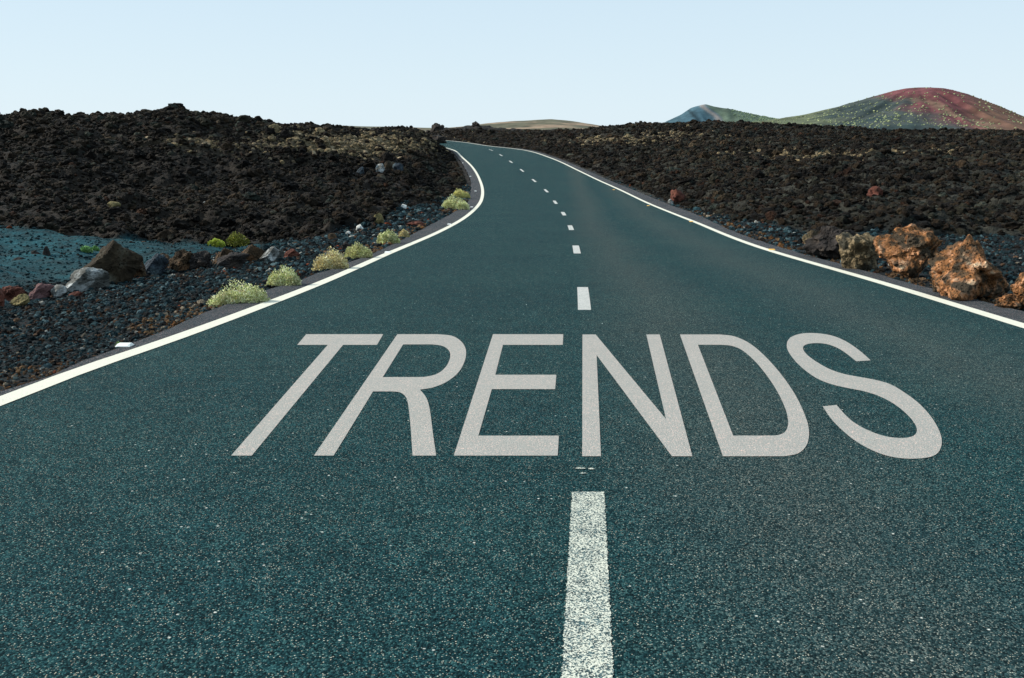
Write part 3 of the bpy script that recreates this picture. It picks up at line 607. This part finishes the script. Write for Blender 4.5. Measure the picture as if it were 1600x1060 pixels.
def rockmat(name, stops, sc, bd, patch=None):
    m = M(name, .93, .15); n = m.noise(sc, 7, .62); c = m.ramp(m.noise(sc * .42, 5, .65), stops)
    c = m.mix(1.0, c, m.ramp(n, [(.3, .45), (.7, 1.5)]), 'MULTIPLY')
    if patch: c = m.mix(m.ramp(m.noise(sc * .3 + .7, 3, .5), [(patch[1], 0.0), (patch[1] + .08, 1.0)]), c, patch[0])
    pit = m.ramp(m.vor(sc * 3).outputs['Distance'], [(.05, 0.0), (.35, 1.0)]); c = m.mix(.7, c, pit, 'MULTIPLY')
    m.color(c); m.bump(m.math('ADD', n, m.math('MULTIPLY', pit, .35)), bd, 1.0); return m.m
RM = {
 'brown': rockmat('brown_lava_rock', [(.3, (.018, .012, .008)), (.5, (.055, .036, .020)), (.7, (.12, .055, .025))], 9, .03),
 'dark': rockmat('dark_lava_rock', [(.3, (.010, .009, .009)), (.5, (.027, .023, .021)), (.7, (.06, .045, .034))], 9, .03),
 'blue': rockmat('blue_grey_rock', [(.3, (.014, .017, .022)), (.5, (.03, .04, .05)), (.7, (.08, .11, .12))], 8, .03),
 'red': rockmat('red_lava_rock', [(.3, (.03, .014, .010)), (.5, (.10, .035, .024)), (.7, (.16, .065, .042))], 9, .03),
 'mauve': rockmat('mauve_rock', [(.3, (.07, .03, .026)), (.5, (.13, .07, .068)), (.7, (.18, .11, .11))], 6, .015),
 'olive': rockmat('olive_lichen_rock', [(.3, (.04, .04, .025)), (.5, (.15, .12, .05)), (.7, (.22, .18, .09))], 8, .03),
 'grey': rockmat('pale_grey_rock', [(.32, (.04, .04, .036)), (.46, (.11, .11, .10)), (.54, (.30, .31, .30)), (.68, (.52, .53, .52))], 5, .02),
 'white': rockmat('white_stone', [(.3, (.42, .42, .38)), (.6, (.66, .66, .62))], 9, .008),
 'greytop': rockmat('grey_brown_rock', [(.3, (.014, .011, .007)), (.5, (.038, .028, .017)), (.7, (.11, .105, .08))], 5, .03),
 'orange': rockmat('orange_lava_rock', [(.28, (.025, .018, .012)), (.42, (.07, .045, .025)), (.50, (.27, .115, .042)), (.57, (.42, .21, .11)), (.68, (.50, .40, .27))], 11, .10, ((.055, .042, .028), .52)),
 'lichen': rockmat('lichen_covered_rock', [(.3, (.035, .028, .02)), (.46, (.12, .09, .05)), (.58, (.28, .21, .125)), (.7, (.38, .27, .19))], 8, .07, ((.05, .045, .032), .50)),
}
def boulder(px, py, wpx, hpx, mat, label, seed, rough=.25, depth=.9, wedge=None, cat='rock', group=None, name='boulder', sink=.12, zadd=0.0, onsurf=True, tip=0.0):
    x, y, z = at(px, py); W_ = wpx / F * y; Hh = hpx / F * y * 1.08; W_ = W_ * 1.04; Dp = max(W_, Hh) * depth
    y2 = y + Dp * .4; x2 = (px - 800) / F * y2; zz = min(z, float(hit(np.array([x2]), np.array([y2]))[0])) if onsurf else z
    V0, T = ICO[5] if wpx > 26 else ICO[3]; r_ = np.random.default_rng(seed); k_ = 11
    N = r_.normal(size=(k_, 3)); N /= np.linalg.norm(N, axis=1)[:, None]; d = r_.uniform(.6, .95, k_)
    if wedge:
        for a_, b_, c_, e_ in wedge:
            v_ = np.array([a_, b_, c_], float); N = np.vstack([N, v_ / np.linalg.norm(v_)]); d = np.append(d, e_)
    dt = V0 @ N.T
    r = np.minimum(np.where(dt > .05, d / np.maximum(dt, .05), 9).min(1), 1.1); s_ = seed % 50
    n = (vn3(V0 * 1.7 + s_, 1) - .5) * 1.0 + (vn3(V0 * 4 + s_, 2) - .5) * .6 + (vn3(V0 * 9 + s_, 3) - .5) * .35 + (vn3(V0 * 22 + s_, 4) - .5) * .18
    r = r * (1 + rough * n * 1.6); V = V0 * r[:, None]
    if tip: V[:, 0] *= 1 - tip * np.clip(V[:, 2], -.2, 1); V[:, 1] *= 1 - tip * np.clip(V[:, 2], -.2, 1)
    lo, hi = V.min(0), V.max(0); V = (V - (lo + hi) / 2) / (hi - lo); V *= (W_, Dp, Hh * (1 + sink)); V[:, 2] += Hh * .5 - Hh * sink * .5
    o = link(name, npmesh(name, V, T), RM[mat]); o.location = (x2, y2, z + zadd); tagit(o, label, cat, group); return o
B = boulder
GL = 'rocks in a row between gravel and ash'
B(174, 447, 80, 64, 'greytop', 'tallest brown boulder in the left row, lit left face and black right side', 3, .24, .9, wedge=((-.75,-.3,.6,.50),(.85,-.5,-.06,.22),(.5,.1,.8,.75)), group=GL, tip=.35)
B(134, 458, 60, 34, 'grey', 'pale grey boulder with bright face leaning in front of the tallest one', 14, .18, .8, wedge=((-.75,-.4,.5,.45),(.8,-.55,-.12,.25)), group=GL)
B(93, 468, 24, 20, 'grey', 'small grey stone between the mauve rock and the pale boulder', 5, .15, group=GL)
B(65, 471, 38, 25, 'mauve', 'flat faced mauve rock in the left row, beside the red rubble', 26, .22, wedge=((-.8,-.35,.55,.52),(.85,-.5,-.08,.36),(.3,.5,.8,.8)), group=GL)
B(22, 474, 33, 24, 'red', 'rough red rock left of the mauve one', 7, .3, group=GL)
B(-3, 481, 26, 28, 'red', 'red rock cut by the left edge of the photo', 8, .25, group=GL)
B(33, 482, 28, 18, 'olive', 'low yellowish olive rock in front of the red one', 9, .25, group=GL)
B(73, 405, 13, 18, 'dark', 'upright dark rock standing alone on the teal ash', 10, .15, cat='rock')
B(55, 405, 13, 12, 'dark', 'small dark rock left of the upright one on the ash', 11, .25)
B(28, 412, 20, 8, 'dark', 'low dark rock lying on the ash near the left edge', 41, .25)
B(118, 466, 18, 9, 'red', 'small rusty stone below the pale grey boulder', 42, .25, group=GL)
B(210, 436, 34, 37, 'brown', 'rusty topped rock just right of the tallest boulder', 12, .25, group=GL)
B(241, 431, 40, 31, 'blue', 'dark bluish rock between two rusty brown ones', 13, .22, wedge=((-.8,-.35,.55,.52),(.85,-.5,-.08,.36),(.3,.5,.8,.8)), group=GL)
B(254, 425, 22, 26, 'brown', 'narrow brown rock behind the bluish one', 24, .25, group=GL)
B(285, 427, 44, 34, 'brown', 'wide knobbly brown rock in the middle of the left row', 15, .3, group=GL)
B(313, 422, 32, 26, 'dark', 'black rock right of the wide knobbly one', 16, .3, group=GL)
B(349, 417, 34, 27, 'brown', 'brown block behind the sloping dark rock', 17, .22, wedge=((-.8,-.35,.55,.52),(.85,-.5,-.08,.36),(.3,.5,.8,.8)), group=GL)
B(362, 421, 50, 22, 'dark', 'sloping dark rock with a long black shadow, near the far green bush', 18, .22, wedge=((-.8,-.35,.55,.52),(.85,-.5,-.08,.36),(.3,.5,.8,.8)), group=GL)
B(388, 412, 46, 26, 'brown', 'pointed brown rock like a small pyramid', 19, .22, wedge=((-.8,-.35,.55,.52),(.85,-.5,-.08,.36),(.3,.5,.8,.8)), group=GL, tip=.5)
B(424, 411, 36, 23, 'grey', 'grey rock with a pale left face, second from the right end of the row', 20, .22, wedge=((-.8,-.35,.55,.52),(.85,-.5,-.08,.36),(.3,.5,.8,.8)), group=GL)
B(456, 405, 27, 14, 'red', 'reddish brown rock ending the left row', 21, .25, group=GL)
B(562, 362, 12, 10, 'white', 'larger white stone at the foot of the lava slope', 22, .1, cat='stone')
B(544, 368, 8, 6, 'white', 'white stone lower left of the larger white one', 23, .1, cat='stone')
B(572, 357, 6, 4, 'white', 'tiny white stone right of the larger white one', 24, .1, cat='stone')
B(630, 328, 11, 8, 'white', 'white stone on the gravel below the bend', 25, .1, cat='stone')
B(519, 377, 14, 11, 'brown', 'brown rock at the slope foot above the yellowish shrub', 26, .2)
B(543, 392, 17, 13, 'dark', 'dark rock between the two yellowish shrubs and the slope', 27, .25)
B(591, 354, 18, 19, 'olive', 'olive brown cone shaped rock at the slope foot', 28, .2, tip=.4)
B(533, 343, 8, 10, 'blue', 'pale bluish rock low on the left slope, left one of a pair', 29, .15)
B(545, 348, 12, 10, 'grey', 'pale bluish rock low on the left slope, right one of a pair', 30, .15)
B(649, 356, 26, 9, 'red', 'low rust coloured rock on the gravel inside the bend', 31, .3)
B(593, 272, 17, 15, 'grey', 'pale rock high on the left slope, left of a split pair', 32, .15)
B(607, 270, 12, 17, 'greytop', 'darker upright half of the split pair on the slope', 33, .15)
B(622, 272, 16, 16, 'blue', 'bluish rock right of the split pair on the slope', 34, .15)
B(563, 273, 12, 11, 'blue', 'small bluish rock left of the split pair', 35, .2)
B(594, 284, 22, 11, 'greytop', 'flat slab below the split pair', 45, .15)
B(658, 247, 12, 8, 'blue', 'bluish stone near the top of the bend', 46, .2)
B(668, 203, 11, 10, 'dark', 'dark knob on the skyline, left of two', 36, .4, sink=.4)
B(683, 204, 22, 11, 'dark', 'wider dark knob on the skyline, right of two', 37, .45, sink=.4)
B(685, 229, 26, 17, 'dark', 'black outcrop hiding the road where it bends left', 38, .25)
B(744, 199, 15, 9, 'dark', 'jagged knob on the skyline beyond the road', 39, .6, sink=.4)
B(179, 329, 19, 13, 'olive', 'greyish olive rock midway up the left slope', 40, .12)
B(321, 325, 11, 10, 'grey', 'small grey rock on the left slope above the far bush', 43, .12)
B(1059, 318, 25, 21, 'red', 'round red rock near the right shoulder', 50, .3)
B(1048, 320, 10, 8, 'grey', 'small pale stone at the foot of the round red rock', 55, .2)
B(1368, 314, 26, 21, 'red', 'reddish brown rock isolated on the right lava slope', 51, .3)
GR = 'boulders lining the right shoulder'
B(1294, 407, 78, 48, 'dark', 'dark boulder with mossy top, first in the right row', 60, .34, group=GR)
B(1268, 399, 30, 36, 'lichen', 'narrow pale lichen stained rock at the left end of the right row', 61, .3, group=GR)
B(1344, 428, 66, 57, 'lichen', 'rounded greenish lichen boulder between the dark one and the big orange one', 62, .30, group=GR)
B(1421, 437, 110, 78, 'orange', 'biggest orange brown boulder, jagged with a black hollow low on its right', 63, .34, wedge=((.75,-.55,-.5,.42),(-.6,-.5,.6,.7)), group=GR, sink=.1)
B(1527, 474, 128, 93, 'orange', 'pointed orange and grey boulder right of the biggest one', 64, .34, wedge=((.75,-.35,.5,.42),(-.7,-.3,.6,.40),(.5,-.8,-.2,.6)), group=GR, tip=.38)
B(1612, 488, 62, 58, 'orange', 'orange boulder cut by the right edge of the photo', 65, .3, group=GR)
B(1578, 487, 40, 22, 'orange', 'low orange rock at the foot of the pointed boulder', 66, .3, group=GR)
B(1483, 462, 30, 18, 'orange', 'small orange rock wedged left of the pointed boulder', 67, .3, group=GR)

# ------------------------------------------------------------------ shrubs
def shrub(px, py, wpx, hpx, tone, label, seed, name='shrub', group='low shrubs along the left shoulder', flowers=0, lobes=5, dens=1.0, cat='shrub'):
    r_ = np.random.default_rng(seed); x, y, z = at(px, py); W_ = wpx / F * y; Hh = hpx / F * y; Dp = W_ * .8
    root = bpy.data.objects.new(name, None); COL.objects.link(root); root.location = (x, y + Dp * .4, float(hit(np.array([x]), np.array([y + Dp * .4]))[0]) - .01); tagit(root, label, cat, group)
    root.location.z = max(root.location.z, z - .03)
    C = np.stack([r_.uniform(-.42, .42, lobes) * W_, r_.uniform(-.3, .3, lobes) * Dp, np.zeros(lobes)], 1); C[0] = 0
    rad = r_.uniform(.55, .85, lobes); rad[0] = 1.0
    W_ *= 1.2; Hh *= 1.12; n = int(min(9000, 3000 + 80 * wpx) * dens); li = r_.integers(0, lobes, n); dv = r_.normal(size=(n, 3)); dv[:, 2] = np.abs(dv[:, 2]) * .95; dv /= np.linalg.norm(dv, axis=1)[:, None]
    rr = r_.uniform(.55, 1.0, n) ** .6 * (1 + .22 * (vn3(dv * 4 + li[:, None] * 9, 5) - .5) * 2)
    Pt = C[li] * .9 + dv * (rr * rad[li])[:, None] * np.array([W_ * .34, Dp * .38, Hh * .9])
    # sprigs: each a narrow pointed leaf pair, pointing out and up
    ln = np.clip(.021 * (y / 12), .012, .045) * r_.uniform(.6, 1.4, n); ax = dv + r_.normal(size=(n, 3)) * .45 + np.array([0, 0, .08]); ax /= np.linalg.norm(ax, axis=1)[:, None]
    sd_ = np.cross(ax, r_.normal(size=(n, 3))); sd_ /= np.linalg.norm(sd_, axis=1)[:, None]; wv = sd_ * (ln * .28)[:, None]
    V = np.stack([Pt, Pt + ax * (ln * .5)[:, None] + wv, Pt + ax * ln[:, None], Pt + ax * (ln * .5)[:, None] - wv], 1).reshape(-1, 3)
    T = np.arange(n * 4).reshape(-1, 4); t = r_.random((n, 1)); c = np.array(tone[0]) * (1 - t) + np.array(tone[1]) * t
    c = c * (.6 + .8 * vn3(Pt / W_ * 6 + seed, 6))[:, None]
    dry = r_.random(n) < tone[2]; c[dry] = np.array([.42, .33, .20]) * r_.uniform(.6, 1.1, (dry.sum(), 1))
    c = np.minimum(c * 1.25, .85); link('foliage', npmesh('foliage', V, T, np.repeat(c, 4, 0)), MAT['leaf'], root)
    bm = bmesh.new()
    for q in range(18):
        j = r_.integers(0, n); a = Vector((0, 0, 0)) + Vector(C[li[j]] * .4); b = Vector(Pt[j] * .9); dr = (b - a).normalized(); s1 = dr.orthogonal().normalized(); s2_ = dr.cross(s1); w0 = .004 * y / 12
        ra = [bm.verts.new(a + (s1 * math.cos(t_) + s2_ * math.sin(t_)) * w0) for t_ in (0, 2.1, 4.2)]; rb = [bm.verts.new(b + (s1 * math.cos(t_) + s2_ * math.sin(t_)) * w0 * .4) for t_ in (0, 2.1, 4.2)]
        for e in range(3): bm.faces.new((ra[e], ra[(e + 1) % 3], rb[(e + 1) % 3], rb[e]))
    me = bpy.data.meshes.new('stems'); bm.to_mesh(me); bm.free(); link('stems', me, MAT['bark'], root)
    if flowers:
        j = r_.choice(n, flowers); P_ = Pt[j] * 1.05; blobs('flowers', P_, np.full(flowers, .007 * y / 12), np.tile([.6, .4, .05], (flowers, 1)), MAT['flower'], 1, .8, root)['kind'] = 'stuff'
PG = ((.20, .25, .07), (.74, .72, .44), .10); YG = ((.32, .28, .10), (.78, .68, .42), .24); BG = ((.07, .09, .018), (.27, .26, .05), .05)
shrub(363, 486, 80, 44, PG, 'largest grey green shrub, nearest the viewer at the left shoulder', 1, flowers=26, lobes=7, dens=1.3)
shrub(443, 451, 50, 34, PG, 'round green and yellow shrub, second from the viewer', 2, flowers=14)
shrub(518, 424, 50, 34, YG, 'dry yellowish shrub, left one of a touching pair', 3, flowers=22)
shrub(558, 406, 36, 25, ((.26, .28, .10), (.66, .64, .36), .14), 'yellow green shrub, right one of a touching pair', 4, flowers=8)
shrub(608, 383, 32, 22, PG, 'pale green shrub below the bend, with a small dry tuft on its right', 5, flowers=5)
shrub(631, 373, 18, 12, YG, 'small dry tuft right of the pale green shrub', 6, lobes=3)
shrub(709, 329, 44, 22, PG, 'larger pale shrub inside the bend, touching the shoulder', 7, flowers=4)
shrub(717, 311, 26, 14, ((.34, .34, .10), (.66, .60, .28), .1), 'smaller yellow shrub just above the larger one on the bend', 8, lobes=3)
GB = 'green plants at the foot of the left lava slope'
shrub(366, 385, 40, 20, BG, 'bright yellow green bush at the foot of the left lava slope', 9, group=GB, lobes=4)
shrub(336, 388, 26, 11, ((.2, .26, .04), (.42, .44, .08), .05), 'low yellowish bush left of the bright green one', 10, group=GB, lobes=3)
shrub(130, 399, 20, 8, ((.10, .20, .07), (.20, .34, .13), 0), 'bright green tuft on the ash behind the tallest boulder', 11, 'plant', GB, lobes=3, cat='plant', dens=.4)
shrub(147, 395, 10, 6, ((.10, .20, .07), (.20, .34, .13), 0), 'tiny green tuft right of the bigger one on the ash', 12, 'plant', GB, lobes=2, cat='plant', dens=.3)
shrub(184, 541, 9, 6, ((.2, .32, .1), (.4, .5, .2), 0), 'tiny green sprig beside the nearest white stud', 13, 'plant', 'sprigs on the verge', lobes=2, cat='plant', dens=.2)
